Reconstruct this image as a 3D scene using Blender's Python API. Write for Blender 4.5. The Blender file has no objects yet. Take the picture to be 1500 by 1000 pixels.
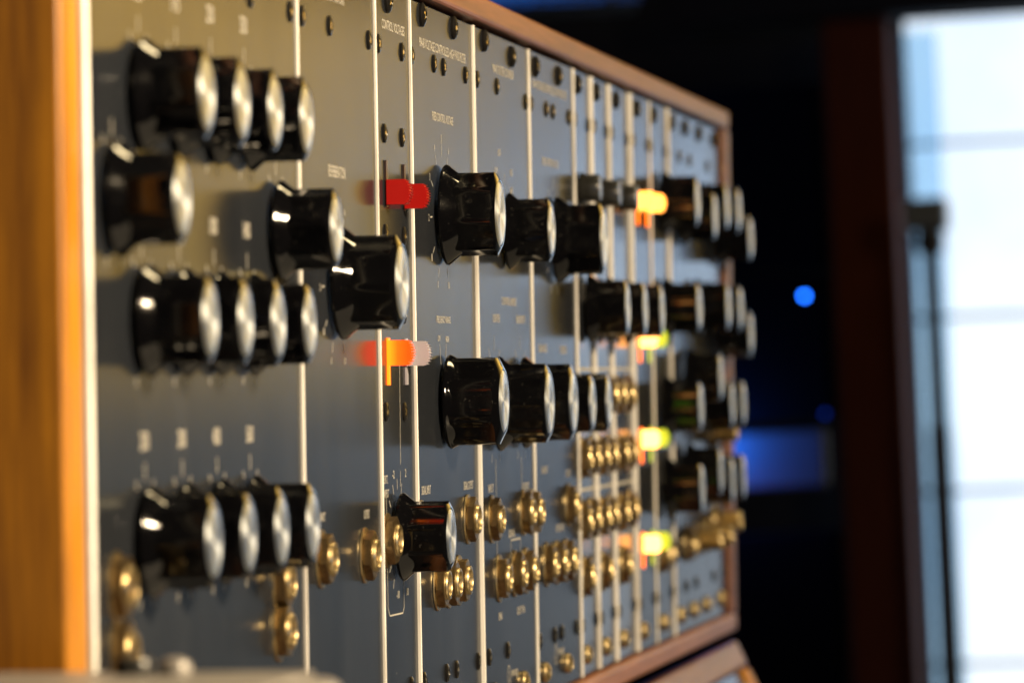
import bpy, bmesh, math, random
from mathutils import Matrix, Vector

random.seed(7)
scene = bpy.context.scene
COL = scene.collection
MM = 0.001
R = math.radians

# ------------------------------------------------------------------ camera
cam_d = bpy.data.cameras.new("camera")
cam_d.sensor_width = 36.0
cam_d.lens = 165.06
cam_d.clip_start = 0.02
cam_d.clip_end = 60.0
cam = bpy.data.objects.new("camera", cam_d)
COL.objects.link(cam)
_f = Vector((0.98710416, 0.1598703, 0.00817703))
_r = Vector((0.15998504, -0.98698766, -0.0161287))
_u = Vector((-0.00549212, -0.01722891, 0.99983649))
m = Matrix.Identity(4)
for i in range(3):
    m[i][0], m[i][1], m[i][2] = _r[i], _u[i], -_f[i]
m[0][3], m[1][3], m[2][3] = -0.974123, -0.247882, 0.108517
cam.matrix_world = m
cam_d.dof.use_dof = True
cam_d.dof.focus_distance = 1.385
cam_d.dof.aperture_fstop = 19.0
cam_d.dof.aperture_blades = 0
scene.camera = cam

# ------------------------------------------------------------------ world, lamps, exposure
w = bpy.data.worlds.new("World")
scene.world = w
w.use_nodes = True
w.node_tree.nodes["Background"].inputs[0].default_value = (0.55, 0.62, 0.8, 1)
w.node_tree.nodes["Background"].inputs[1].default_value = 0.006


def area(name, loc, target, size, size_y, color, power):
    d = bpy.data.lights.new(name, 'AREA')
    d.shape = 'RECTANGLE'
    d.size, d.size_y = size, size_y
    d.color = color
    d.energy = power
    o = bpy.data.objects.new(name, d)
    o.location = loc
    o.rotation_euler = (Vector(target) - Vector(loc)).to_track_quat('-Z', 'Z').to_euler()
    COL.objects.link(o)
    return o


# warm studio lamp in front of the panel, near the cabinet's left end
area("warm_studio_lamp", (-0.13, -0.85, 0.50), (0.05, 0, 0.1), 0.13, 0.13, (1.0, 0.77, 0.48), 30)
# warm room lamp high behind the photographer
area("warm_room_lamp", (-1.6, 0.25, 1.15), (0.1, 0, 0.1), 0.22, 0.22, (1.0, 0.76, 0.45), 5)
# warm ceiling lamp out in the room
area("ceiling_lamp", (1.1, -0.60, 1.35), (0.9, 0, 0.1), 0.30, 0.30, (1.0, 0.78, 0.42), 9)
# lamp washing the room's far plaster wall with warm light, and an added blue lamp beside it; both serve the panel reflections
area("wall_wash_lamp", (4.02, -1.16, 0.80), (4.60, -1.14, 0.58), 0.25, 0.25, (1.0, 0.84, 0.55), 21.0)
area("added_blue_wall_lamp", (4.30, -0.60, 0.28), (4.60, -0.60, 0.26), 0.18, 0.30, (0.46, 0.70, 1.0), 3.9)
# unseen blue lamp low behind the photographer, for the blue on knob skirts
area("blue_low_lamp", (-1.5, -1.25, -0.05), (0, 0, 0.1), 0.25, 0.25, (0.12, 0.40, 1.0), 2.5)

scene.view_settings.view_transform = 'Standard'
scene.view_settings.look = 'None'
scene.view_settings.exposure = 0.0
scene.view_settings.gamma = 1.0
scene.render.engine = 'CYCLES'
scene.cycles.use_denoising = True
scene.cycles.max_bounces = 8
scene.cycles.caustics_reflective = True
scene.cycles.sample_clamp_indirect = 6.0


# ------------------------------------------------------------------ materials
def mat(name):
    m = bpy.data.materials.new(name)
    m.use_nodes = True
    nt = m.node_tree
    return m, nt, nt.nodes["Principled BSDF"]


def N(nt, t, **kw):
    n = nt.nodes.new(t)
    for k, v in kw.items():
        setattr(n, k, v)
    return n


def noise(nt, scale, vec_scale=(1, 1, 1), detail=4.0, rough=0.55, world=False):
    tc = N(nt, "ShaderNodeNewGeometry") if world else N(nt, "ShaderNodeTexCoord")
    mp = N(nt, "ShaderNodeMapping")
    mp.inputs["Scale"].default_value = vec_scale
    nt.links.new(tc.outputs["Position" if world else "Object"], mp.inputs[0])
    n = N(nt, "ShaderNodeTexNoise")
    n.inputs["Scale"].default_value = scale
    n.inputs["Detail"].default_value = detail
    n.inputs["Roughness"].default_value = rough
    nt.links.new(mp.outputs[0], n.inputs["Vector"])
    return n


def ramp(nt, fac, stops):
    r = N(nt, "ShaderNodeValToRGB")
    while len(r.color_ramp.elements) < len(stops):
        r.color_ramp.elements.new(0.5)
    for e, (pos, c) in zip(r.color_ramp.elements, stops):
        e.position = pos
        e.color = c if len(c) == 4 else (*c, 1)
    nt.links.new(fac, r.inputs[0])
    return r


def maprange(nt, fac, lo, hi, a=0.3, b=0.7):
    r = N(nt, "ShaderNodeMapRange")
    r.inputs[1].default_value, r.inputs[2].default_value = a, b
    r.inputs[3].default_value, r.inputs[4].default_value = lo, hi
    nt.links.new(fac, r.inputs[0])
    return r


def bump(nt, bsdf, height, strength, dist):
    b = N(nt, "ShaderNodeBump")
    b.inputs["Strength"].default_value = strength
    b.inputs["Distance"].default_value = dist
    nt.links.new(height, b.inputs["Height"])
    nt.links.new(b.outputs[0], bsdf.inputs["Normal"])


def simple(name, col, rough, metal=0.0, **kw):
    m, nt, b = mat(name)
    b.inputs["Base Color"].default_value = (*col, 1)
    b.inputs["Roughness"].default_value = rough
    b.inputs["Metallic"].default_value = metal
    for k, v in kw.items():
        b.inputs[k].default_value = v
    return m


M = {}

# satin black painted panel with faint smears and a fine grain
m_, nt, b = mat("panel_black")
n1 = noise(nt, 14, (3.0, 1, 0.45), 6, world=True)
cr = ramp(nt, n1.outputs[0], [(0.3, (0.010, 0.012, 0.016)), (0.75, (0.018, 0.020, 0.024))])
n4 = noise(nt, 520, (1, 1, 1), 3, world=True)
fl = ramp(nt, n4.outputs[0], [(0.735, (0, 0, 0)), (0.76, (1, 1, 1))])      # stray paint chips and dust
mxc = N(nt, "ShaderNodeMixRGB")
mxc.inputs[2].default_value = (0.22, 0.21, 0.19, 1)
nt.links.new(fl.outputs[0], mxc.inputs[0])
nt.links.new(cr.outputs[0], mxc.inputs[1])
nt.links.new(mxc.outputs[0], b.inputs["Base Color"])
n2 = noise(nt, 26, (1.6, 1, 0.6), 5, world=True)
mr = maprange(nt, n2.outputs[0], 0.155, 0.19)
nt.links.new(mr.outputs[0], b.inputs["Roughness"])
b.inputs["Specular IOR Level"].default_value = 0.5
n3 = noise(nt, 1800, (1, 1, 1), 2)
bump(nt, b, n3.outputs[0], 0.10, 0.0001)
dull = N(nt, "ShaderNodeBsdfDiffuse")       # open-pored paint: only part of the surface is glossy
nt.links.new(mxc.outputs[0], dull.inputs[0])
mxs = N(nt, "ShaderNodeMixShader")
mxs.inputs[0].default_value = 0.48
nt.links.new(b.outputs[0], mxs.inputs[1])
nt.links.new(dull.outputs[0], mxs.inputs[2])
nt.links.new(mxs.outputs[0], nt.nodes["Material Output"].inputs[0])
M["panel"] = m_

# bare aluminium edges
m_, nt, b = mat("bare_aluminium")
n1 = noise(nt, 90, (1, 1, 0.25), 6, world=True)
cr = ramp(nt, n1.outputs[0], [(0.3, (0.60, 0.57, 0.52)), (0.5, (0.88, 0.86, 0.81)), (0.8, (0.95, 0.93, 0.89))])
nt.links.new(cr.outputs[0], b.inputs["Base Color"])
b.inputs["Metallic"].default_value = 0.25
mr = maprange(nt, n1.outputs[0], 0.40, 0.55)
nt.links.new(mr.outputs[0], b.inputs["Roughness"])
M["alu"] = m_

# knob body
m_, nt, b = mat("black_bakelite")
b.inputs["Base Color"].default_value = (0.002, 0.002, 0.0025, 1)
b.inputs["Specular IOR Level"].default_value = 0.4
n1 = noise(nt, 130, (1, 1, 1), 6, world=True)
mr = maprange(nt, n1.outputs[0], 0.03, 0.13)
nt.links.new(mr.outputs[0], b.inputs["Roughness"])
n5 = noise(nt, 900, (1, 1, 1), 2, world=True)
du = ramp(nt, n5.outputs[0], [(0.66, (0.002, 0.002, 0.0025)), (0.76, (0.028, 0.027, 0.025))])     # specks of dust
nt.links.new(du.outputs[0], b.inputs["Base Color"])
M["bakelite"] = m_

# spun aluminium knob cap
m_, nt, b = mat("spun_aluminium")
b.inputs["Base Color"].default_value = (0.86, 0.93, 1.0, 1)
b.inputs["Metallic"].default_value = 1.0
b.inputs["Roughness"].default_value = 0.38
b.inputs["Anisotropic"].default_value = 0.72
b.inputs["Anisotropic Rotation"].default_value = 0.25
tg = N(nt, "ShaderNodeTangent", direction_type='RADIAL', axis='Z')
nt.links.new(tg.outputs[0], b.inputs["Tangent"])
tc = N(nt, "ShaderNodeTexCoord")
wv = N(nt, "ShaderNodeTexWave", wave_type='RINGS', rings_direction='Z')
wv.inputs["Scale"].default_value = 900
wv.inputs["Distortion"].default_value = 1.0
nt.links.new(tc.outputs["Object"], wv.inputs["Vector"])
bump(nt, b, wv.outputs["Fac"], 0.05, 0.00005)
M["cap"] = m_

# brass jack hardware, tarnished
m_, nt, b = mat("tarnished_brass")
n1 = noise(nt, 420, (1, 1, 1), 5)
cr = ramp(nt, n1.outputs[0], [(0.3, (0.26, 0.19, 0.09)), (0.62, (0.56, 0.44, 0.23)), (0.85, (0.74, 0.62, 0.37))])
nt.links.new(cr.outputs[0], b.inputs["Base Color"])
b.inputs["Metallic"].default_value = 1.0
mr = maprange(nt, n1.outputs[0], 0.46, 0.30)
nt.links.new(mr.outputs[0], b.inputs["Roughness"])
M["brass"] = m_

m_, nt, b = mat("tarnished_brass_nut")
n1 = noise(nt, 300, (1, 1, 1), 6, world=True)
cr = ramp(nt, n1.outputs[0], [(0.3, (0.15, 0.10, 0.05)), (0.6, (0.36, 0.26, 0.13)), (0.8, (0.55, 0.43, 0.23))])
nt.links.new(cr.outputs[0], b.inputs["Base Color"])
b.inputs["Metallic"].default_value = 1.0
mr = maprange(nt, n1.outputs[0], 0.48, 0.30)
nt.links.new(mr.outputs[0], b.inputs["Roughness"])
M["brass_nut"] = m_
M["screw"] = simple("black_oxide_screw", (0.012, 0.011, 0.010), 0.30, 0.3)
M["screw_drive"] = simple("worn_screw_drive", (0.75, 0.58, 0.25), 0.30, 1.0)
M["hole"] = simple("dark_hole", (0.004, 0.004, 0.004), 0.6)
M["print"] = simple("silk_screen_white", (0.44, 0.42, 0.37), 0.5)
M["slot"] = simple("slot_steel", (0.06, 0.035, 0.03), 0.35, 0.5)
M["black_plastic"] = simple("black_plastic", (0.012, 0.012, 0.011), 0.3)


def wood(name, dark, light, rough, vscale, coat=0.35):
    m, nt, b = mat(name)
    n1 = noise(nt, 150, vscale, 8, 0.62)
    n2 = noise(nt, 700, vscale, 4)
    mx = N(nt, "ShaderNodeMath", operation='MULTIPLY_ADD')
    mx.inputs[1].default_value = 0.45
    nt.links.new(n2.outputs[0], mx.inputs[0])
    sc = N(nt, "ShaderNodeMath", operation='MULTIPLY')
    sc.inputs[1].default_value = 0.6
    nt.links.new(n1.outputs[0], sc.inputs[0])
    nt.links.new(sc.outputs[0], mx.inputs[2])
    cr = ramp(nt, mx.outputs[0], [(0.36, dark), (0.66, light)])
    nt.links.new(cr.outputs[0], b.inputs["Base Color"])
    b.inputs["Roughness"].default_value = rough
    b.inputs["Coat Weight"].default_value = coat
    b.inputs["Coat Roughness"].default_value = 0.30
    bump(nt, b, mx.outputs[0], 0.12, 0.0004)
    return m


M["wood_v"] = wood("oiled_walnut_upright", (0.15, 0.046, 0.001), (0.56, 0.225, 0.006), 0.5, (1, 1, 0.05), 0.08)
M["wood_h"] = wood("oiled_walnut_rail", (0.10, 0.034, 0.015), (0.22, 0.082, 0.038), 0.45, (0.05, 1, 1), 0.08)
M["wood_h_lit"] = wood("lit_walnut_lower_rail", (0.20, 0.070, 0.022), (0.42, 0.165, 0.060), 0.42, (0.05, 1, 1), 0.15)  # same walnut as the rail, with warm light on it put into the colour
M["wood_dark"] = wood("dark_mahogany", (0.03, 0.006, 0.002), (0.065, 0.014, 0.004), 0.75, (1, 1, 0.05), 0.0)
M["wood_dark"].node_tree.nodes["Principled BSDF"].inputs["Specular IOR Level"].default_value = 0.08


def emissive(name, col, strength, base=(0.5, 0.03, 0.01)):
    m, nt, b = mat(name)
    b.inputs["Base Color"].default_value = (*base, 1)
    b.inputs["Roughness"].default_value = 0.3
    b.inputs["Emission Color"].default_value = (*col, 1)
    b.inputs["Emission Strength"].default_value = strength
    return m


M["red_cap"] = simple("red_translucent_plastic", (0.34, 0.004, 0.002), 0.38, **{"Transmission Weight": 0.0, "Subsurface Weight": 0.25})
M["red_cap"].node_tree.nodes["Principled BSDF"].inputs["Subsurface Radius"].default_value = (0.004, 0.0005, 0.0003)
M["clear_cap"] = simple("milky_clear_plastic", (0.62, 0.60, 0.68), 0.25, **{"Transmission Weight": 0.45})
m_, nt, b = mat("lit_red_cap")           # LED behind the cap: hottest at the panel end
b.inputs["Base Color"].default_value = (0.5, 0.02, 0.005, 1)
b.inputs["Roughness"].default_value = 0.3
tc = N(nt, "ShaderNodeTexCoord")
sx = N(nt, "ShaderNodeSeparateXYZ")
nt.links.new(tc.outputs["Object"], sx.inputs[0])
mr = maprange(nt, sx.outputs[2], 0.0, 1.0, 0.0008, 0.0062)
cr = ramp(nt, mr.outputs[0], [(0.0, (1.0, 0.17, 0.004)), (0.45, (1.0, 0.065, 0.001)), (1.0, (1.0, 0.036, 0.0005))])
nt.links.new(cr.outputs[0], b.inputs["Emission Color"])
b.inputs["Emission Strength"].default_value = 3.2
M["lit_orange"] = m_
M["lit_core"] = emissive("lit_amber_core", (1.0, 0.40, 0.03), 2.6)
M["lit_amber"] = emissive("lit_amber_cap", (1.0, 0.36, 0.05), 5.0)
M["lit_amber_hot"] = emissive("lit_amber_cap_hot", (1.0, 0.40, 0.09), 7.0)
M["lit_green"] = emissive("lit_green_cap", (0.36, 1.0, 0.03), 0.85)


# ------------------------------------------------------------------ mesh helpers
def new_mesh(name, bm, material=None, angle=35):
    me = bpy.data.meshes.new(name)
    bmesh.ops.recalc_face_normals(bm, faces=bm.faces)
    bm.to_mesh(me)
    bm.free()
    me.shade_smooth()
    me.set_sharp_from_angle(angle=R(angle))
    if material:
        me.materials.append(material)
    return me


def link(name, data, parent=None, loc=(0, 0, 0), rot=(0, 0, 0)):
    o = bpy.data.objects.new(name, data)
    o.location = loc
    o.rotation_euler = rot
    o.parent = parent
    COL.objects.link(o)
    return o


def tag(o, label, cat, group=None, kind=None):
    o["label"] = label
    o["category"] = cat
    if group:
        o["group"] = group
    if kind:
        o["kind"] = kind
    return o


def box_bm(x0, x1, y0, y1, z0, z1, bev=0.0, seg=2, bm=None):
    bm = bm or bmesh.new()
    r = bmesh.ops.create_cube(bm, size=1.0)
    vs = r["verts"]
    for v in vs:
        v.co = Vector(((x0 + x1) / 2 + v.co.x * (x1 - x0), (y0 + y1) / 2 + v.co.y * (y1 - y0), (z0 + z1) / 2 + v.co.z * (z1 - z0)))
    if bev > 0:
        es = list({e for v in vs for e in v.link_edges})
        bmesh.ops.bevel(bm, geom=es, offset=bev, segments=seg, affect='EDGES', profile=0.5)
    return bm


def boxm(name, dims, material, bev=0.0, seg=2):
    return new_mesh(name, box_bm(*dims, bev, seg), material, 14)


def rings_mesh(name, rows, material, cap_first=False, cap_last=False, angle=35):
    """rows: list of rings, each a list of points, same count"""
    bm = bmesh.new()
    vr = [[bm.verts.new(p) for p in row] for row in rows]
    n = len(rows[0])
    for a, b in zip(vr, vr[1:]):
        for i in range(n):
            j = (i + 1) % n
            bm.faces.new((a[i], a[j], b[j], b[i]))
    if cap_first:
        bm.faces.new(list(reversed(vr[0])))
    if cap_last:
        bm.faces.new(vr[-1])
    return new_mesh(name, bm, material, angle)


def lathe(name, prof, material, n=40, cap_first=False, cap_last=True, angle=35):
    rows = [[(r * math.cos(2 * math.pi * i / n), r * math.sin(2 * math.pi * i / n), h) for i in range(n)] for r, h in prof]
    return rings_mesh(name, rows, material, cap_first, cap_last, angle)


# pieces that stick out of a panel are built with local +Z as the outward axis
OUT = (R(90), 0, 0)


def knob_meshes(tagname, Rf, Rc, Rs, H, n, conc, cap_r, skirt_top):
    """fluted knob: body with n slightly hollow flats (Rf flat radius, Rc corner limit), flared skirt Rs, cap radius cap_r"""
    NT = n * 12
    base, edge = 1.2 * MM, 2.3 * MM

    def body(t):
        seg = 2 * math.pi / n
        a = (t % seg) - seg / 2            # 0 in the middle of a flat
        u = a / (seg / 2)
        r = Rf / math.cos(a) - conc * (1 - u * u)
        k = 0.25 * MM                      # soft minimum against the corner radius
        d = Rc - r
        return r if d > k else Rc - k * 0.5 * (1 + math.tanh(d / k)) * 0.5 - (0 if d > 0 else 0)

    def skirt_r(h):                        # cone from (Rs, edge) to (Rf*0.9, skirt_top)
        f = (h - edge) / (skirt_top - edge)
        return Rs + (Rf * 0.90 - Rs) * (f ** 0.85)

    def skirt_h(r):
        f = max(0.0, min(1.0, (r - Rs) / (Rf * 0.90 - Rs)))
        return edge + (skirt_top - edge) * f ** (1 / 0.85)

    ch0 = cap_r + 0.55 * MM                # chamfer cone up to (ch0, H)
    rows = [[] for _ in range(11)]
    for i in range(NT):
        t = 2 * math.pi * i / NT
        c, s = math.cos(t), math.sin(t)
        rb = min(body(t), Rs - 0.3 * MM)
        hs = skirt_h(rb)
        rm = (Rs + rb) / 2
        hc = H - max(0.0, rb - ch0) * 0.5
        pr = [(Rs * 0.80, base), (Rs - 0.2 * MM, base), (Rs, base + 0.3 * MM), (Rs, edge - 0.2 * MM), (Rs - 0.15 * MM, edge),
              (rm, skirt_h(rm)), (rb, hs), (rb, hc), (ch0, H), (cap_r + 0.1 * MM, H), (cap_r, H - 0.5 * MM)]
        for k, (r, h) in enumerate(pr):
            rows[k].append((r * c, r * s, h))
    bodym = rings_mesh(tagname + "_body", rows, M["bakelite"], True, True, 28)
    capm = lathe(tagname + "_cap", [(cap_r - 0.1 * MM, H - 0.6 * MM), (cap_r - 0.1 * MM, H - 0.15 * MM), (cap_r - 0.5 * MM, H + 0.05 * MM),
                                    (cap_r * 0.55, H + 0.02 * MM), (0.5 * MM, H)], M["cap"], 56)
    return bodym, capm


KN = {
    "A": knob_meshes("large_knob", 12.1 * MM, 12.75 * MM, 15.2 * MM, 17.8 * MM, 8, 0.35 * MM, 9.8 * MM, 7.6 * MM),
    "B": knob_meshes("faceted_knob", 13.0 * MM, 13.7 * MM, 14.2 * MM, 17.9 * MM, 8, 0.0, 9.4 * MM, 7.0 * MM),
    "C": knob_meshes("small_knob", 9.8 * MM, 10.4 * MM, 12.5 * MM, 15.5 * MM, 8, 0.30 * MM, 7.95 * MM, 6.6 * MM),
}


def knob(mod, kind, x, z, ang=0.0):
    b_, c_ = KN[kind]
    k = link("knob", b_, mod, ((x - mod["x0"]) * MM, 0, z * MM), OUT)
    k.rotation_euler = (R(90), R(ang), 0)   # turned about its own shaft
    k.rotation_mode = 'XYZ'
    k.matrix_basis = Matrix.Translation(k.location) @ Matrix.Rotation(R(90), 4, 'X') @ Matrix.Rotation(R(ang), 4, 'Z')
    link("cap", c_, k)
    return k


# jacks: washer, hex nut, threaded sleeve with a hole
WASH = lathe("jack_washer", [(5.0 * MM, 0), (7.7 * MM, 0), (7.8 * MM, 0.15 * MM), (7.7 * MM, 0.5 * MM), (5.0 * MM, 0.55 * MM)], M["brass"], 36, False, True, 20)


def hex_nut():
    rows = []
    n = 48
    Rf, Rc = 6.15 * MM, 7.05 * MM
    z0, z1 = 0.55 * MM, 2.95 * MM
    pr = [[], [], [], [], [], []]
    for i in range(n):
        t = 2 * math.pi * i / n
        seg = math.pi / 3
        a = (t % seg) - seg / 2
        r = min(Rf / math.cos(a), Rc)
        d = max(0.0, r - Rf) * 0.40
        for k, (rr, h) in enumerate([(Rf * 0.8, z0), (min(r, Rf + 0.1 * MM), z0), (r, z0 + d), (r, z1 - d), (min(r, Rf * 0.985), z1), (4.6 * MM, z1)]):
            pr[k].append((rr * math.cos(t), rr * math.sin(t), h))
    return rings_mesh("jack_nut", pr, M["brass_nut"], True, True, 13)


NUT = hex_nut()


def sleeve(L):
    p = [(4.70 * MM, 2.8 * MM)]
    h = 2.95
    k = 0
    while h < L - 0.9:
        p += [(4.60 * MM, h * MM), (4.35 * MM, (h + 0.22) * MM)]
        h += 0.44
    p += [(4.55 * MM, (L - 0.6) * MM), (4.3 * MM, (L - 0.05) * MM), (4.1 * MM, L * MM), (3.5 * MM, L * MM), (3.25 * MM, (L - 0.3) * MM), (3.2 * MM, 1.0 * MM)]
    return lathe("jack_sleeve", p, M["brass"], 36, False, False, 40)


SLV = sleeve(4.0)
SLV_LONG = sleeve(11.5)
HOLE = lathe("jack_hole", [(3.25 * MM, 1.05 * MM), (0.2 * MM, 1.0 * MM)], M["hole"], 24)


def jack(mod, x, z, long=False, ang=None):
    a = random.uniform(0, 60) if ang is None else ang
    j = link("jack", WASH, mod)
    j.matrix_basis = Matrix.Translation(((x - mod["x0"]) * MM, -0.05 * MM, z * MM)) @ Matrix.Rotation(R(90), 4, 'X') @ Matrix.Rotation(R(a), 4, 'Z')
    link("nut", NUT, j)
    link("sleeve", SLV_LONG if long else SLV, j)
    link("socket_hole", HOLE, j)
    return j


def screw_mesh(name, Rr, h, slot_w):
    n, rings = 40, [1.0, 0.96, 0.88, 0.76, 0.64, 0.60, 0.5, 0.4, 0.3, 0.2, 0.1]
    rows = [[(Rr * math.cos(2 * math.pi * i / n), Rr * math.sin(2 * math.pi * i / n), 0) for i in range(n)]]
    for q in rings:
        row = []
        for i in range(n):
            t = 2 * math.pi * i / n
            x, y = Rr * q * math.cos(t), Rr * q * math.sin(t)
            z = h * (1 - 0.75 * max(0.0, q - 0.1) ** 2.6)
            if q <= 0.62 and min(abs(x), abs(y)) < slot_w * (1.2 - 0.5 * q):
                z -= h * 0.22
            row.append((x, y, z))
        rows.append(row)
    me = rings_mesh(name, rows, M["screw"], True, True, 50)
    me.materials.append(M["screw_drive"])
    for p in me.polygons:                  # bright worn metal down in the cross recess
        c = p.center
        if math.hypot(c.x, c.y) < Rr * 0.56 and min(abs(c.x), abs(c.y)) < slot_w * 0.75:
            p.material_index = 1
    return me


SCR_S = screw_mesh("small_screw", 2.75 * MM, 0.85 * MM, 0.62 * MM)
SCR_G = screw_mesh("gold_glint_screw", 3.5 * MM, 2.4 * MM, 0.8 * MM)
SCR_G.materials[0] = M["brass"]  # brass colour stands in for gold highlights from above on far lower screws
SCR_B = screw_mesh("mounting_screw", 3.6 * MM, 1.7 * MM, 0.8 * MM)


def screw(mod, x, z, big=False, gold=False):
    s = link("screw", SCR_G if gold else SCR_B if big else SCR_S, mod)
    s.matrix_basis = Matrix.Translation(((x - mod["x0"]) * MM, -0.03 * MM, z * MM)) @ Matrix.Rotation(R(90), 4, 'X') @ Matrix.Rotation(R(random.uniform(0, 90)), 4, 'Z')
    return s


PRINT_Y = -0.06 * MM
_txt = {}


def text(mod, s, x, z, width, height, material="print"):
    """white silk-screened lettering centred on x, z (mm), fitted to width and cap height"""
    if s not in _txt:
        cu = bpy.data.curves.new("lettering", 'FONT')
        cu.body = s
        cu.align_x = 'CENTER'
        cu.resolution_u = 2
        cu.offset = 0.012
        to = bpy.data.objects.new("tmp", cu)
        COL.objects.link(to)
        dg = bpy.context.evaluated_depsgraph_get()
        dg.update()
        me = bpy.data.meshes.new_from_object(to.evaluated_get(dg))
        me.name = "lettering"
        bpy.data.objects.remove(to)
        xs = [v.co.x for v in me.vertices]
        ys = [v.co.y for v in me.vertices]
        cx, cy, sx, sy = (min(xs) + max(xs)) / 2, (min(ys) + max(ys)) / 2, max(xs) - min(xs), max(ys) - min(ys)
        for v in me.vertices:
            v.co.x = (v.co.x - cx) / sx
            v.co.y = (v.co.y - cy) / sy
        me.materials.clear()
        me.materials.append(M[material])
        _txt[s] = me
    o = link("lettering", _txt[s], mod, ((x - mod["x0"]) * MM, PRINT_Y, z * MM), OUT)
    o.scale = (width * MM, height * MM, 1)
    return o


def strokes(mod, segs, wd=0.4, name="scale_marks"):
    """thin printed lines: segs of ((x,z),(x,z)) in mm, joined as one printed layer"""
    bm = bmesh.new()
    for (a, b_) in segs:
        ax, az = a
        bx, bz = b_
        d = Vector((bx - ax, bz - az))
        L = d.length
        nrm = Vector((-d.y, d.x)) / L * wd / 2
        pts = [(ax + nrm.x, az + nrm.y), (bx + nrm.x, bz + nrm.y), (bx - nrm.x, bz - nrm.y), (ax - nrm.x, az - nrm.y)]
        bm.faces.new([bm.verts.new(((px - mod["x0"]) * MM, PRINT_Y, pz * MM)) for px, pz in pts])
    me = bpy.data.meshes.new(name)
    bm.to_mesh(me)
    bm.free()
    me.materials.append(M["print"])
    return link(name, me, mod)


def dial(x, z, r0, r1, n=11, span=312, long0=False):
    out = []
    for i in range(n):
        a = R(90 + span / 2 - i * span / (n - 1))
        rr = r1 + (1.6 if (long0 and i == n // 2) else 0)
        out.append(((x + r0 * math.cos(a), z + r0 * math.sin(a)), (x + rr * math.cos(a), z + rr * math.sin(a))))
    return out


def dial_numbers(mod, x, z, r, labels, span=312, h=1.9):
    for i, s in enumerate(labels):
        a = R(90 + span / 2 - i * span / (len(labels) - 1))
        text(mod, s, x + r * math.cos(a), z + r * math.sin(a), 1.1 * len(s), h)


# ------------------------------------------------------------------ the setting behind
TILT = (R(-1.78), 0, 0)       # the room stands a hair out of true against the cabinet


def bg_box(name, x0, x1, y0, y1, z0, z1, material, parent=None, bev=0.0):
    o = link(name, new_mesh(name, box_bm(x0, x1, y0, y1, z0, z1, bev), material, 14), parent)
    if parent is None:
        o.rotation_euler = TILT
    return o


M["wall_dark"] = simple("charcoal_wall", (0.008, 0.008, 0.010), 0.8, **{"Specular IOR Level": 0.08})
wall = bg_box("back_wall", 4.62, 4.72, 0.158, 1.6, -1.2, 1.3, M["wall_dark"])
wall["kind"] = "structure"
head = bg_box("wall_above_window", 4.60, 4.72, -0.498, 0.156, 0.521, 1.3, M["wall_dark"])
head["kind"] = "structure"
sill = bg_box("wall_below_window", 4.60, 4.72, -0.498, 0.156, -1.2, -0.45, M["wall_dark"])
sill["kind"] = "structure"

M["gold_reflection"] = simple("gold_reflection_wall", (0.66, 0.45, 0.115), 0.9)  # gold light that the panels reflect is put into this unseen wall's colour
M["cool_reflection"] = simple("cool_reflection_wall", (0.22, 0.29, 0.38), 0.9)  # cool light for the panel reflections put into the colour
fw = bg_box("far_wall", 4.60, 4.72, -2.2, -0.79, 0.06, 1.5, M["gold_reflection"])
fp = bg_box("added_wall_section", 4.59, 4.72, -0.788, -0.50, 0.06, 1.5, M["cool_reflection"])  # added unseen wall section, gives the middle panels a blue-grey reflection
fp["kind"] = "structure"
wc = bg_box("added_wall_base", 4.58, 4.72, -2.2, -0.50, -1.2, 0.058, simple("dim_reflection_wall", (0.14, 0.18, 0.24), 0.8), bev=0.004)  # added unseen band, darkens what the panels reflect lower down
wc["kind"] = "structure"
fw["kind"] = "structure"
post = bg_box("door_post", 4.26, 4.36, 0.155, 0.229, -1.2, 0.512, M["wood_dark"], bev=0.004)
tag(post, "dark red-brown wooden upright post left of the bright window", "post")
lintel = bg_box("door_lintel", 4.25, 4.37, -0.9, 0.40, 0.513, 0.60, M["wall_dark"], bev=0.004)
tag(lintel, "black beam across the top of the bright window", "beam")

# window with frosted panes lit by the daylight outside
m_, nt, b = mat("frosted_pane_daylight")
n1 = noise(nt, 5.0, (1, 1, 1), 3)
cr = ramp(nt, n1.outputs[0], [(0.25, (0.62, 0.77, 0.95)), (0.6, (0.80, 0.89, 0.98))])
b.inputs["Base Color"].default_value = (0.6, 0.65, 0.7, 1)
b.inputs["Roughness"].default_value = 0.5
nt.links.new(cr.outputs[0], b.inputs["Emission Color"])
b.inputs["Emission Strength"].default_value = 1.2
M["pane"] = m_
M["bar"] = simple("window_bar_grey", (0.62, 0.66, 0.70), 0.5)
win = link("window", None)
win.location = (4.5, 0, 0)
win.rotation_euler = TILT
tag(win, "bright frosted window with thin grey glazing bars behind the dark stand", "window")
zs = [0.56, 0.379, 0.177, -0.025, -0.226, -0.43]
ys = [0.155, -0.16, -0.47]
for i in range(len(zs) - 1):
    for j in range(len(ys) - 1):
        link("pane", boxm("pane", (0, 0.006, ys[j + 1] + 0.002, ys[j] - 0.002, zs[i + 1] + 0.002, zs[i] - 0.002), M["pane"]), win)
for z in zs[1:-1]:
    link("glazing_bar", boxm("glazing_bar", (-0.004, 0.003, ys[-1], ys[0], z - 0.0030, z + 0.0030), M["bar"], 0.001), win)
for y in ys[1:]:
    link("glazing_bar", boxm("glazing_bar", (-0.0045, 0.0035, y - 0.005, y + 0.005, zs[-1], zs[0]), M["bar"], 0.001), win)

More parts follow.
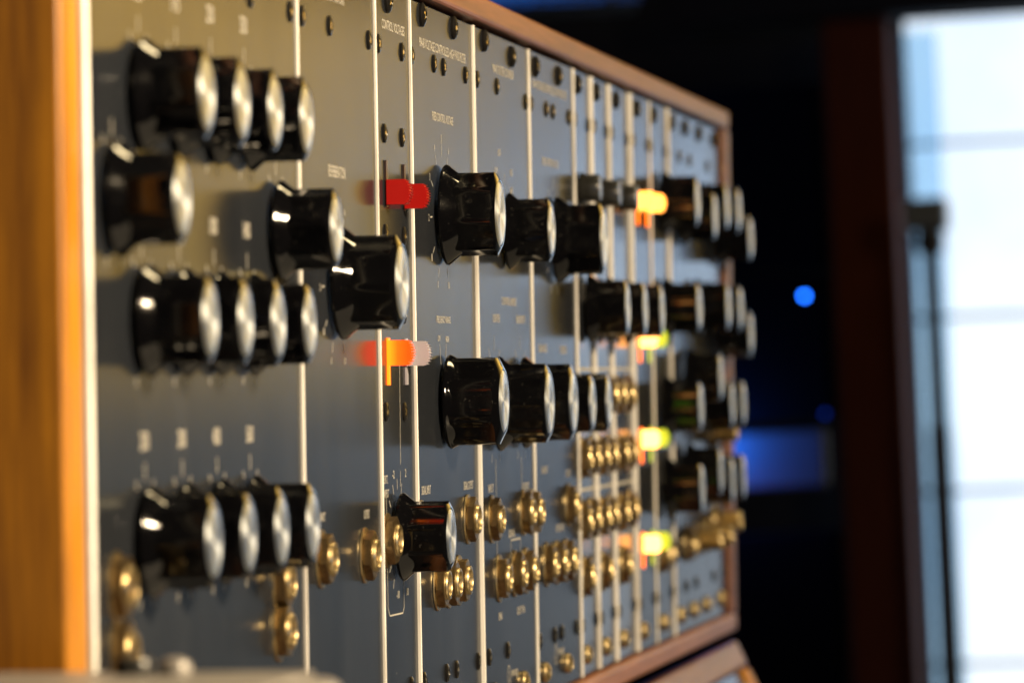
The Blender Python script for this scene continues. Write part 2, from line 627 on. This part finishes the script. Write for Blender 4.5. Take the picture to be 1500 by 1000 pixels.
# pale blue sheer curtain at the left of the window, in soft folds
bm = bmesh.new()
NC = 40
prev = None
for i in range(NC + 1):
    y = 0.152 - 0.040 * i / NC
    x = 4.44 + 0.006 * math.sin(i * 0.9) + 0.003 * math.sin(i * 2.1)
    a, c = bm.verts.new((x, y, -0.5)), bm.verts.new((x, y, 0.507 - 0.004 * math.sin(i * 0.45)))
    if prev:
        bm.faces.new((prev[0], a, c, prev[1]))
    prev = (a, c)
me = new_mesh("curtain", bm, None)
sol = None
m_, nt, b = mat("sheer_blue_curtain")
tr = N(nt, "ShaderNodeBsdfTranslucent")
tr.inputs[0].default_value = (0.52, 0.72, 0.92, 1)
df = N(nt, "ShaderNodeBsdfTransparent")
df.inputs[0].default_value = (0.76, 0.90, 0.99, 1)
mx = N(nt, "ShaderNodeMixShader")
mx.inputs[0].default_value = 0.86
nt.links.new(tr.outputs[0], mx.inputs[1])
nt.links.new(df.outputs[0], mx.inputs[2])
nt.links.new(mx.outputs[0], nt.nodes["Material Output"].inputs[0])
me.materials.append(m_)
cur = link("curtain", me, rot=TILT)
sm = cur.modifiers.new("thickness", 'SOLIDIFY')
sm.thickness = 0.0006
tag(cur, "pale blue sheer curtain hanging at the window's left edge", "curtain")

# slim dark stand in front of the window
M["stand"] = simple("stand_dark_grey", (0.012, 0.014, 0.018), 0.6)
M["stand_head"] = simple("stand_head_grey", (0.07, 0.085, 0.10), 0.55)
st = link("microphone_stand", None, rot=TILT)
tag(st, "slim dark stand with a small grey box head before the window", "stand")
link("pole", lathe("pole", [(0.0125, -0.9), (0.0115, 0.05), (0.0095, 0.06), (0.0090, 0.262)], M["stand"], 20, True, True), st, (4.0, 0.100, 0))
link("box_head", boxm("box_head", (3.97, 4.03, 0.080, 0.126, 0.262, 0.296), M["stand_head"], 0.004, 3), st)
link("clamp", lathe("clamp", [(0.013, 0.238), (0.015, 0.243), (0.015, 0.257), (0.013, 0.261)], M["stand"], 20, True, True), st, (4.0, 0.100, 0))
link("base", lathe("base", [(0.12, -0.93), (0.12, -0.915), (0.02, -0.9), (0.008, -0.89)], M["stand"], 32, True, True), st, (4.0, 0.100, 0))

# dark equipment rack with blue indicator lamps
rk = link("equipment_rack", None, rot=TILT)
tag(rk, "black equipment rack with small blue indicator lights behind the cabinet", "rack")
M["rack"] = simple("rack_black", (0.0012, 0.0012, 0.0014), 0.8, **{"Specular IOR Level": 0.0})
M["led_blue"] = emissive("blue_led", (0.01, 0.14, 1.0), 18.0, (0.0, 0.02, 0.1))
M["led_blue_dim"] = emissive("blue_led_dim", (0.01, 0.10, 1.0), 0.25, (0.0, 0.02, 0.1))
for (z0, z1) in [(-0.55, -0.30), (-0.297, -0.02), (0.075, 0.20), (0.203, 0.36)]:
    link("rack_unit", boxm("rack_unit", (3.0, 3.05, 0.120, 0.62, z0, z1), M["rack"], 0.002), rk)
led = lathe("indicator_lamp", [(0.0022, 0), (0.0022, 0.002), (0.0012, 0.003)], M["led_blue"], 16)
ledd = lathe("indicator_lamp_dim", [(0.0022, 0), (0.0022, 0.002), (0.0012, 0.003)], M["led_blue_dim"], 16)
for (y, z, d) in [(0.138, 0.180, led), (0.125, 0.0795, ledd)]:
    link("indicator_lamp", d, rk, (2.9995, y, z), (0, R(-90), 0))

# a shelf edge in the rack gap washed by a blue and a magenta work light
M["shelf"] = simple("grey_shelf", (0.02, 0.02, 0.022), 0.8, **{"Specular IOR Level": 0.1})
sh = bg_box("shelf", 3.005, 3.05, 0.128, 0.60, 0.018, 0.066, M["shelf"], bev=0.003)
tag(sh, "shelf edge washed in blue and purple light behind the cabinet", "shelf")


def point(name, loc, color, power, radius=0.01):
    d = bpy.data.lights.new(name, 'POINT')
    d.color = color
    d.energy = power
    d.shadow_soft_size = radius
    o = bpy.data.objects.new(name, d)
    o.location = loc
    COL.objects.link(o)


point("blue_work_light", (2.972, 0.226, 0.050), (0.02, 0.18, 1.0), 2.2, 0.005)
point("magenta_work_light", (2.972, 0.196, 0.006), (0.9, 0.05, 0.40), 0.03, 0.003)

# blue-lit cable tray up near the ceiling
M["tray"] = simple("tray_metal", (0.05, 0.05, 0.055), 0.7, **{"Specular IOR Level": 0.1})
ty = link("cable_tray", None, None, (3.0, 0.36, 0.430), (R(-1.78), 0, R(10)))
tag(ty, "blue lit metal cable tray above the cabinet top", "cable tray")
link("tray_side", boxm("tray_side", (0, 0.006, -0.08, 0.30, 0.004, 0.026), M["tray"], 0.001), ty)
link("tray_floor", boxm("tray_floor", (0.006, 0.15, -0.08, 0.30, 0.0, 0.004), M["tray"], 0.001), ty)
for k in range(6):
    link("rung", boxm("rung", (-0.004, 0.0, -0.05 + k * 0.06, -0.042 + k * 0.06, 0.0, 0.03), M["tray"], 0.001), ty)
point("blue_tray_light", (2.85, 0.40, 0.47), (0.01, 0.22, 1.0), 4.0)

# ------------------------------------------------------------------ wooden cabinet
cab = link("synthesizer_cabinet", None, None, (0.58, 0, -0.009))
tag(cab, "long wooden cabinet framing the row of black synthesizer panels", "cabinet")
CX = -0.58


def cab_part(name, dims, material, bev=0.0012):
    x0, x1, y0, y1, z0, z1 = dims
    return link(name, boxm(name, (x0 + CX, x1 + CX, y0, y1, z0 + 0.009, z1 + 0.009), material, bev, 3), cab)


FY = -0.0025
cab_part("left_upright", (-0.0350, -0.0192, FY, 0.30, -0.009, 0.231), M["wood_v"])
cab_part("right_upright", (1.1595, 1.1765, FY, 0.30, 0.0003, 0.2217), M["wood_h"])
cab_part("top_rail", (-0.0190, 1.1765, FY, 0.30, 0.2220, 0.2305), M["wood_h"], 0.0016)
cab_part("bottom_rail", (-0.0190, 1.1765, FY, 0.30, -0.0080, 0.0), M["wood_h_lit"], 0.0016)
cab_part("back_board", (-0.0190, 1.1593, 0.27, 0.28, 0.0002, 0.2218), M["hole"], 0)
cab_part("mounting_rail", (-0.0190, 1.1593, 0.006, 0.016, 0.2060, 0.2217), M["hole"], 0)
cab_part("mounting_rail", (-0.0190, 1.1593, 0.006, 0.016, 0.0003, 0.0160), M["hole"], 0)
cab_part("filler_strip", (-0.0190, -0.0070, 0.0015, 0.005, 0.0010, 0.2210), M["hole"], 0)

# ------------------------------------------------------------------ modules
PB, PT = 1.0, 220.6      # panel bottom / top in mm


def module(label, x0, x1, e_top=1.5, e_bot=1.6, cat="synthesizer module", chamfer=0.12):
    r = link("synthesizer_module", None, None, (x0 * MM, 0, PB * MM))
    r["x0"] = x0
    r["x1"] = x1
    tag(r, label, cat, "black panels in the wooden cabinet")
    # everything below is placed in panel coordinates: children hang from a z-shifted root
    wd = x1 - x0
    link("panel", boxm("panel", (1.0 * MM, (wd - 0.25) * MM, 0, 3.0 * MM, 0, (PT - PB) * MM), M["panel"], 0.00025, 2), r)
    # bare metal left edge standing proud of the neighbour
    bm = bmesh.new()
    vs = []
    for z, e in ((0.0, e_bot * 0.85), (PT - PB, e_top * 0.85)):
        vs.append([bm.verts.new((x * MM, y * MM, z * MM)) for x, y in ((0.0, 3.0), (0.0, -e + chamfer), (chamfer, -e), (0.85, -e), (0.95, -e + 0.1), (0.95, 3.0))])
    n = len(vs[0])
    for i in range(n):
        bm.faces.new((vs[0][i], vs[0][(i + 1) % n], vs[1][(i + 1) % n], vs[1][i]))
    bm.faces.new(vs[0])
    bm.faces.new(vs[1])
    link("edge_strip", new_mesh("edge_strip", bm, M["alu"], 25), r)
    return r


# children use z in mm from the cabinet floor; the root sits PB above it
_old_link = link


def settle(mod):
    for ch in mod.children:
        if ch.name.split(".")[0] in ("panel", "edge_strip"):
            continue
        ch.location.z -= PB * MM


SLOT = {}


def slider_cap_mesh(name, material, L=7.2, Hh=3.55, W=3.6):
    """cap outline in (out, up), rounded ribbed front, extruded sideways"""
    pts = [(0.56, -Hh), (L - 1.4, -Hh)]
    nt_ = 9
    for k in range(nt_):
        for q, dr in ((0.12, 0.0), (0.5, 0.75), (0.88, 0.0)):
            z = -Hh + 2 * Hh * (k + q) / nt_
            arc = L - 1.4 + 1.35 * (1 - (z / Hh) ** 2)
            pts.append((arc + dr, z))
    pts += [(L - 1.4, Hh), (0.56, Hh)]
    bm = bmesh.new()
    a = [bm.verts.new((-W / 2 * MM, z * MM, o * MM)) for o, z in pts]
    c = [bm.verts.new((W / 2 * MM, z * MM, o * MM)) for o, z in pts]
    bm.faces.new(a)
    bm.faces.new(list(reversed(c)))
    for i in range(len(pts)):
        j = (i + 1) % len(pts)
        bm.faces.new((a[i], c[i], c[j], a[j]))
    return new_mesh(name, bm, material, 20)


CAPM = {k: slider_cap_mesh("slider_cap", M[k]) for k in ("red_cap", "clear_cap", "lit_orange", "lit_amber", "lit_amber_hot", "lit_green")}


def slider(mod, x, z_cap, z0, z1, mat_key, lit_stem=None):
    """slot z0..z1 with a stem and a ribbed cap at z_cap"""
    s = link("slider", boxm("slider_slot", (-1.3 * MM, 1.3 * MM, -(z1 - z0) / 2 * MM, (z1 - z0) / 2 * MM, -0.4 * MM, 0.55 * MM), lit_stem or M["slot"], 0.00004, 1), mod)
    s.matrix_basis = Matrix.Translation(((x - mod["x0"]) * MM, 0, (z0 + z1) / 2 * MM)) @ Matrix.Rotation(R(90), 4, 'X')
    link("slider_cap", CAPM[mat_key], s, (0, (z_cap - (z0 + z1) / 2) * MM, 0))
    return s


def std_screws(mod, xs_top, xs_bot, big_top, big_bot):
    for x in xs_top:
        screw(mod, x, 204.0 if x < 560 else 202.3)
    for x in xs_bot:
        screw(mod, x, 20.5 if x < 560 else 19.7)
    for x in big_top:
        screw(mod, x, 217.2 if x < 560 else 215.6, True)
    for x in big_bot:
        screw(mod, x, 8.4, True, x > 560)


def logo(mod, x, z):
    segs = []
    n = 22
    for i in range(n):
        a, c = 2 * math.pi * i / n, 2 * math.pi * (i + 1) / n
        segs.append(((x - 9 + 3.0 * math.cos(a), z + 3.4 * math.sin(a)), (x - 9 + 3.0 * math.cos(c), z + 3.4 * math.sin(c))))
    segs += [((x - 8.6, z - 1.8), (x - 8.6, z + 2.0)), ((x - 10.2, z - 1.5), (x - 8.6, z - 1.5))]
    strokes(mod, segs, 0.45, "emblem")
    text(mod, "moog", x + 2.5, z, 13, 3.0)


# --- fixed filter bank
m0 = module("wide panel with rows of four knobs beside the left wooden upright", -6.5, 214.2, 1.2, 1.2, chamfer=0.75)
cols = [43.0, 79.3, 115.3, 151.8]
lab = [["125", "175", "250", "350"], ["500", "700", "1000", "1400"], ["2000", "2800", "4000", "5600"]]
segs = []
for row, (kz, lz) in enumerate([(173.2, 196.5), (123.0, 146.2), (73.8, 96.3)]):
    for c, x in enumerate(cols):
        knob(m0, "C", x, kz, random.uniform(0, 45))
        text(m0, lab[row][c], x, lz, 7.6, 4.3)
        dd = dial(x, kz, 13.8, 16.0, 11, 312, True)
        segs += [dd[q] for q in (0, 4, 5, 6, 10)]
for x, z, s in [(17.5, 149.0, "LOW PASS"), (187.0, 147.3, "HIGH PASS")]:
    knob(m0, "C", x, z, random.uniform(0, 45))
    dd = dial(x, z, 13.8, 16.0, 11, 312, True)
    segs += [dd[q] for q in (0, 4, 5, 6, 10)]
strokes(m0, segs, 0.55)
for x, z in [(15.5, 65.1), (16.8, 51.0), (182.5, 58.7), (182.0, 46.4)]:
    jack(m0, x, z)
text(m0, "INPUT", 182.3, 71.0, 9, 2.6)
std_screws(m0, [6, 60, 110, 160, 207.5], [6, 60, 110, 160, 207.5], [20, 75, 130, 190], [20, 75, 130, 190])

# --- reverberation
m1 = module("panel lettered REVERBERATION with one large knob, left of the red sliders", 214.5, 321.6, 0.75, 0.85)
knob(m1, "A", 263.8, 135.2, 8)
segs = dial(263.8, 135.2, 17.5, 20.5, 11, 312, True)
strokes(m1, segs, 0.45)
dial_numbers(m1, 263.8, 135.2, 22.8, [str(i) for i in range(11)])
text(m1, "REVERBERATION", 265.8, 165.2, 23, 3.2)
text(m1, "905 REVERBERATION UNIT", 262.0, 212.4, 36, 3.0)
jack(m1, 236.5, 62.3, ang=8)
jack(m1, 296.5, 60.9, ang=20)
text(m1, "INPUT", 239.5, 73.2, 6.5, 2.3)
text(m1, "OUTPUT", 300.3, 72.1, 8.0, 2.5)
std_screws(m1, [222.5, 258.6, 314], [222, 260, 300, 314], [240, 292], [240, 292])

# --- control voltages
m2 = module("narrow panel lettered CONTROL VOLTAGES with red and glowing orange sliders", 321.9, 376.3, 0.75, 0.85)
text(m2, "CONTROL VOLTAGES", 351.7, 210.2, 35, 2.8)
slider(m2, 336.2, 162.3, 158.0, 171.4, "red_cap")
slider(m2, 364.2, 162.1, 158.0, 171.4, "red_cap")
slider(m2, 335.2, 116.7, 107.6, 121.0, "lit_orange", M["lit_orange"])
slider(m2, 363.2, 116.6, 107.6, 121.0, "clear_cap", M["clear_cap"])
for x, z in [(335.0, 179.0), (362.6, 179.1), (334.6, 150.5), (362.8, 150.6), (330.9, 100.1), (359.2, 99.8), (361.2, 128.0), (333.5, 128.0)]:
    screw(m2, x, z)
strokes(m2, [((353.4, 120.0), (352.4, 84.8)), ((329.6, 76.0), (329.6, 44.5)), ((329.6, 44.5), (332.4, 42.4)), ((332.4, 42.4), (352.5, 42.2)),
             ((352.5, 42.2), (354.6, 44.0)), ((354.6, 44.0), (354.6, 52.5)), ((351.9, 83.0), (351.7, 78.5))], 0.42, "printed_lines")
knob(m2, "C", 346.6, 64.2, 28)
jack(m2, 329.8, 63.8, ang=12)
strokes(m2, dial(346.6, 64.2, 13.6, 16.6, 13, 300), 0.4)
for s, x, z in [("EXT.", 329.6, 81.0), ("INPUT", 330.0, 77.0), ("-2", 341.0, 82.2), ("2", 360.0, 82.2), ("-10", 345.4, 47.8), ("10", 360.2, 48.0)]:
    text(m2, s, x, z, 1.35 * len(s) + 0.4, 2.3)
std_screws(m2, [328.0, 364.4], [330, 363.6], [342.0], [349])

# --- high pass filter
m3 = module("panel with a large skirted knob above a big eight-sided knob", 376.6, 486.1, 0.75, 1.1)
text(m3, "904-B VOLTAGE CONTROLLED HIGH PASS FILTER", 433.8, 209.0, 81, 3.0)
text(m3, "FIXED CONTROL VOLTAGE", 431.0, 188.2, 36, 2.7)
knob(m3, "A", 428.0, 158.8, 12)
strokes(m3, dial(428.0, 158.8, 17.5, 20.8, 11, 312, True), 0.4)
dial_numbers(m3, 428.0, 158.8, 23.2, [str(i) for i in range(11)], h=2.2)
text(m3, "FREQUENCY RANGE", 427.2, 126.9, 24, 2.5)
text(m3, "LOW", 419.0, 121.4, 4.6, 1.9)
text(m3, "HIGH", 433.2, 121.2, 5.4, 1.9)
strokes(m3, [((419.6, 119.8), (421.5, 113.5)), ((431.0, 119.8), (429.5, 113.5))], 0.4, "pointer_lines")
knob(m3, "B", 429.0, 102.2, 22.5)
for x, z, a in [(464.2, 65.5, 25), (409.0, 47.6, 10), (427.6, 47.5, 32), (446.2, 47.4, 5), (383.8, 66.0, 20)]:
    jack(m3, x, z, ang=a)
text(m3, "SIGNAL INPUT", 393.0, 76.4, 15, 2.7)
text(m3, "SIGNAL OUTPUT", 466.8, 76.0, 17, 2.7)
std_screws(m3, [379.9, 417.4, 433.8, 473.3], [384.6, 422.9, 439.9, 479.6], [396.8, 451.2], [396.8, 451.2])
logo(m3, 440, 11.5)

# --- filter coupler
m4 = module("panel with a small knob above two larger knobs, right of the eight-sided knob", 486.4, 598.8, 0.9, 1.5)
text(m4, "904-C FILTER COUPLER", 547.0, 209.6, 42, 3.0)
knob(m4, "C", 545.5, 157.3, 5)
strokes(m4, dial(545.5, 157.3, 14, 17, 7, 240, True), 0.4)
for s, x, z in [("OFF", 536, 182.5), ("LOW", 529, 176.5), ("PASS", 560, 177), ("BAND", 560, 171)]:
    text(m4, s, x, z, 5.5, 2.3)
text(m4, "CONTROL MODE", 551.0, 134.3, 30, 2.7)
text(m4, "CENTER", 525.4, 128.5, 14, 2.7)
text(m4, "BANDWIDTH", 575.0, 128.6, 18, 2.7)
for x in (520.1, 572.4):
    knob(m4, "A", x, 100.9, random.uniform(0, 45))
    strokes(m4, dial(x, 100.9, 17.5, 20.5, 11, 312, True), 0.4)
for x, z in [(509.6, 64.1), (573.9, 64.3), (612.7 - 20, 63.9), (522.5, 44.6), (553.9, 44.8), (577.8, 44.8)]:
    jack(m4, x, z)
strokes(m4, [((519.5, 83.0), (519.5, 50.0)), ((572.0, 83.0), (572.0, 70.0)), ((547.5, 56.0), (567, 56.0)), ((547.5, 56.0), (547.5, 50.0)), ((567, 56.0), (567, 48.0))], 0.5, "signal_lines")
for s, x, z, wd in [("INPUT", 509.3, 73.9, 10), ("OUTPUTS", 580.1, 72.8, 14), ("SIGNAL", 549.5, 58.2, 13), ("IN", 524.0, 32.3, 6), ("OUT IN", 565.8, 32.2, 16)]:
    text(m4, s, x, z, wd, 2.6)
std_screws(m4, [495.0, 533.6, 593], [500.6, 537.2], [508.7, 563.6], [508.7, 567.6])
logo(m4, 548, 12.0)

# --- low pass filter
m5 = module("panel with a large knob above two small knobs, left of the narrow panels", 599.1, 701.7, 0.7, 0.7)
text(m5, "904-A VOLTAGE CONTROLLED LOW PASS FILTER", 648.0, 209.6, 78, 3.0)
text(m5, "FIXED CONTROL VOLTAGE", 646.0, 184.0, 36, 2.7)
knob(m5, "A", 651.7, 157.2, 20)
strokes(m5, dial(651.7, 157.2, 17.5, 20.5, 11, 312, True), 0.4)
text(m5, "RANGE", 622.3, 119.2, 18, 2.8)
text(m5, "REGEN", 669.5, 118.9, 14, 2.8)
for x in (632.7, 673.3):
    knob(m5, "C", x, 100.0, random.uniform(0, 45))
for x, z in [(675.4, 63.9), (623.0, 44.9), (646.5, 44.7), (668.3, 44.6)]:
    jack(m5, x, z)
text(m5, "SIGNAL INPUT", 622.0, 77.5, 14, 2.6)
text(m5, "OUTPUT", 676.5, 75.0, 12, 2.6)
text(m5, "CONTROL INPUTS", 655.0, 56.5, 20, 2.6)
std_screws(m5, [604.5, 638.5, 654.2, 691.5], [605.3, 639.3, 655.3, 691.0], [615.1, 666.8], [614.1, 665.0])
logo(m5, 650, 13.0)

# --- narrow modules
SMALLK = lathe("short_black_knob", [(5.6 * MM, 0.5 * MM), (5.6 * MM, 2.2 * MM), (5.0 * MM, 2.6 * MM), (4.9 * MM, 7.4 * MM), (4.5 * MM, 8.0 * MM), (0.5 * MM, 8.1 * MM)], M["black_plastic"], 28, True, True)


def small_knob(mod, x, z):
    link("short_knob", SMALLK, mod, ((x - mod["x0"]) * MM, 0, z * MM), OUT)


bnd = [(702.0, 751.0), (751.3, 798.6), (798.9, 857.7)]
words = ["first of the three narrow panels with stacked brass jacks",
         "middle of the three narrow panels with stacked brass jacks",
         "last of the three narrow panels, just left of the glowing sliders"]
for i, (a, c) in enumerate(bnd):
    mm = module(words[i], a, c, 0.75 if i == 0 else 0.3, 0.75 if i == 0 else 0.3)
    mm.rotation_euler.z = R(1.25)          # the narrow panels sit a touch askew in the rack
    xc = [731.5, 780.0, 830.0][i]
    small_knob(mm, [716, 768, 818][i], 177.8)
    knob(mm, "C", xc, 134.2, random.uniform(0, 45))
    jack(mm, [711, 757, 811][i], 79.8)
    jack(mm, [737, 783, 838][i], 79.8)
    jack(mm, [709, 757, 809.5][i], 57.2)
    jack(mm, [735, 782, 840][i], 57.4)
    jack(mm, [713.7, 762, 814.7][i], 36.8)
    if i == 2:
        jack(mm, 834, 102.4)
    if i > 0:
        jack(mm, [0, 788, 806][i], 102.4)
    for zz in (112.0, 68.2):
        strokes(mm, [((a + 2, zz), (c - 2, zz))], 1.3, "divider_line")
    std_screws(mm, [a + 4.6, c - 4.6], [a + 4.6, c - 4.6], [[716.7], [764.2], [818.3]][i], [[715.8], [766], [815.3]][i])

m9 = module("narrow panel with four rows of glowing amber and green sliders", 858.0, 911.7, 0.5, 0.5)
for k, z in enumerate([178.7, 124.2, 84.2, 42.8]):
    hot = k > 0
    slider(m9, 872.5, z, z - 9.5, z + 4.5, "lit_amber_hot" if hot else "lit_amber", M["lit_orange"])
    slider(m9, 901.0, z, z - 9.5, z + 4.5, "lit_green" if hot else "lit_amber", M["lit_green"] if hot else M["lit_orange"])
std_screws(m9, [863, 906.5], [863, 906.5], [875.8], [870.5])
m10 = module("narrow panel with a single column of four knobs right of the glowing sliders", 912.0, 967.0, 0.7, 0.7)
for z in (180.7, 137.0, 96.3, 62.9):
    knob(m10, "C", 944.5, z, random.uniform(0, 45))
jack(m10, 946.0, 36.4)
jack(m10, 930.0, 36.4)
std_screws(m10, [917, 962], [917, 962], [926.2], [933.3])
m11 = module("wide panel at the far end with staggered knobs beside the right upright", 967.3, 1158.8, 1.5, 1.3)
for x, z in [(1005, 176.6), (1051, 181.9), (1096, 181.9), (1142, 170.9), (1050, 138.6), (1097, 138.4), (1137, 127.6), (1018, 108.3), (1059, 96.4), (1102, 96.4), (1012, 68.2), (1055, 63.4), (1098, 64.0)]:
    knob(m11, "C", x, z, random.uniform(0, 45))
for x, z, lg in [(1020, 37.8, False), (1045, 38.0, True), (1085, 38.4, True), (1120, 43.7, True), (1110, 83.9, True), (1012, 37.5, False)]:
    jack(m11, x, z, lg)
std_screws(m11, [973, 1010, 1045, 1110, 1152], [973, 1010, 1045, 1110, 1152], [985, 1030.8, 1079.7, 1136.4], [990, 1035, 1080, 1136])

for mod in (o for o in list(COL.objects) if o.name.startswith("synthesizer_module")):
    settle(mod)
    for key in ("x0", "x1"):
        del mod[key]

# ------------------------------------------------------------------ sloping console under the cabinet
con = link("sloping_console", None, None, (0.58, -0.0015, -0.0125), (R(-25), 0, 0))
tag(con, "wood-framed sloping console tucked under the main cabinet", "console")


def con_part(name, dims, material, bev=0.0012):
    x0, x1, y0, y1, z0, z1 = dims
    return link(name, boxm(name, (x0 + CX, x1 + CX, y0, y1, z0, z1), material, bev, 3), con)


con_part("top_rail", (-0.02, 1.172, -0.001, 0.16, -0.013, 0.0), M["wood_h"], 0.002)
con_part("right_upright", (1.156, 1.172, -0.001, 0.16, -0.25, -0.0132), M["wood_v"], 0.002)
con_part("left_upright", (-0.02, -0.004, -0.001, 0.16, -0.25, -0.0132), M["wood_v"], 0.002)
con_part("control_panel", (-0.0038, 1.1558, 0.002, 0.006, -0.25, -0.0134), M["panel"], 0.0002)
for i in range(3):
    j = link("jack", WASH, con)
    j.matrix_basis = Matrix.Translation((1.137 - 0.04 * i + CX, 0.0018, -0.026)) @ Matrix.Rotation(R(90), 4, 'X')
    link("nut", NUT, j)
    link("sleeve", SLV, j)

# ------------------------------------------------------------------ grey metal box in the near foreground
M["grey_case"] = None
m_, nt, b = mat("worn_grey_enamel")
n1 = noise(nt, 60, (1, 1, 1), 6)
cr = ramp(nt, n1.outputs[0], [(0.3, (0.15, 0.14, 0.13)), (0.7, (0.28, 0.265, 0.25))])
nt.links.new(cr.outputs[0], b.inputs["Base Color"])
b.inputs["Roughness"].default_value = 0.40
b.inputs["Metallic"].default_value = 0.15
M["grey_case"] = m_
fx = link("effects_box", None, None, (-0.15, -0.02, -0.26))
tag(fx, "out-of-focus grey metal box top at the bottom left corner", "effects box")
link("case", boxm("case", (-0.09, 0.09, -0.0455, 0.12, 0, 0.3105), M["grey_case"], 0.0035, 4), fx)
link("top_plate", boxm("top_plate", (-0.086, 0.086, -0.040, 0.116, 0.3106, 0.3118), M["grey_case"], 0.0005), fx)
dome = lathe("button", [(0.0034, 0), (0.0034, 0.0012), (0.0029, 0.0024), (0.0016, 0.0032), (0.0003, 0.0034)], M["grey_case"], 24)
link("button", dome, fx, (0.078, -0.0135, 0.3118))
dome2 = lathe("black_button", [(0.0040, 0), (0.0040, 0.0022), (0.0034, 0.0032), (0.0003, 0.0035)], M["black_plastic"], 24)
link("black_button", dome2, fx, (0.079, -0.0050, 0.3118))
# table that carries console and box
tb = link("table_top", boxm("table_top", (-0.5, 1.6, -0.5, 0.7, -0.30, -0.262), simple("grey_laminate", (0.30, 0.31, 0.33), 0.35), 0.003))
tb["kind"] = "structure"
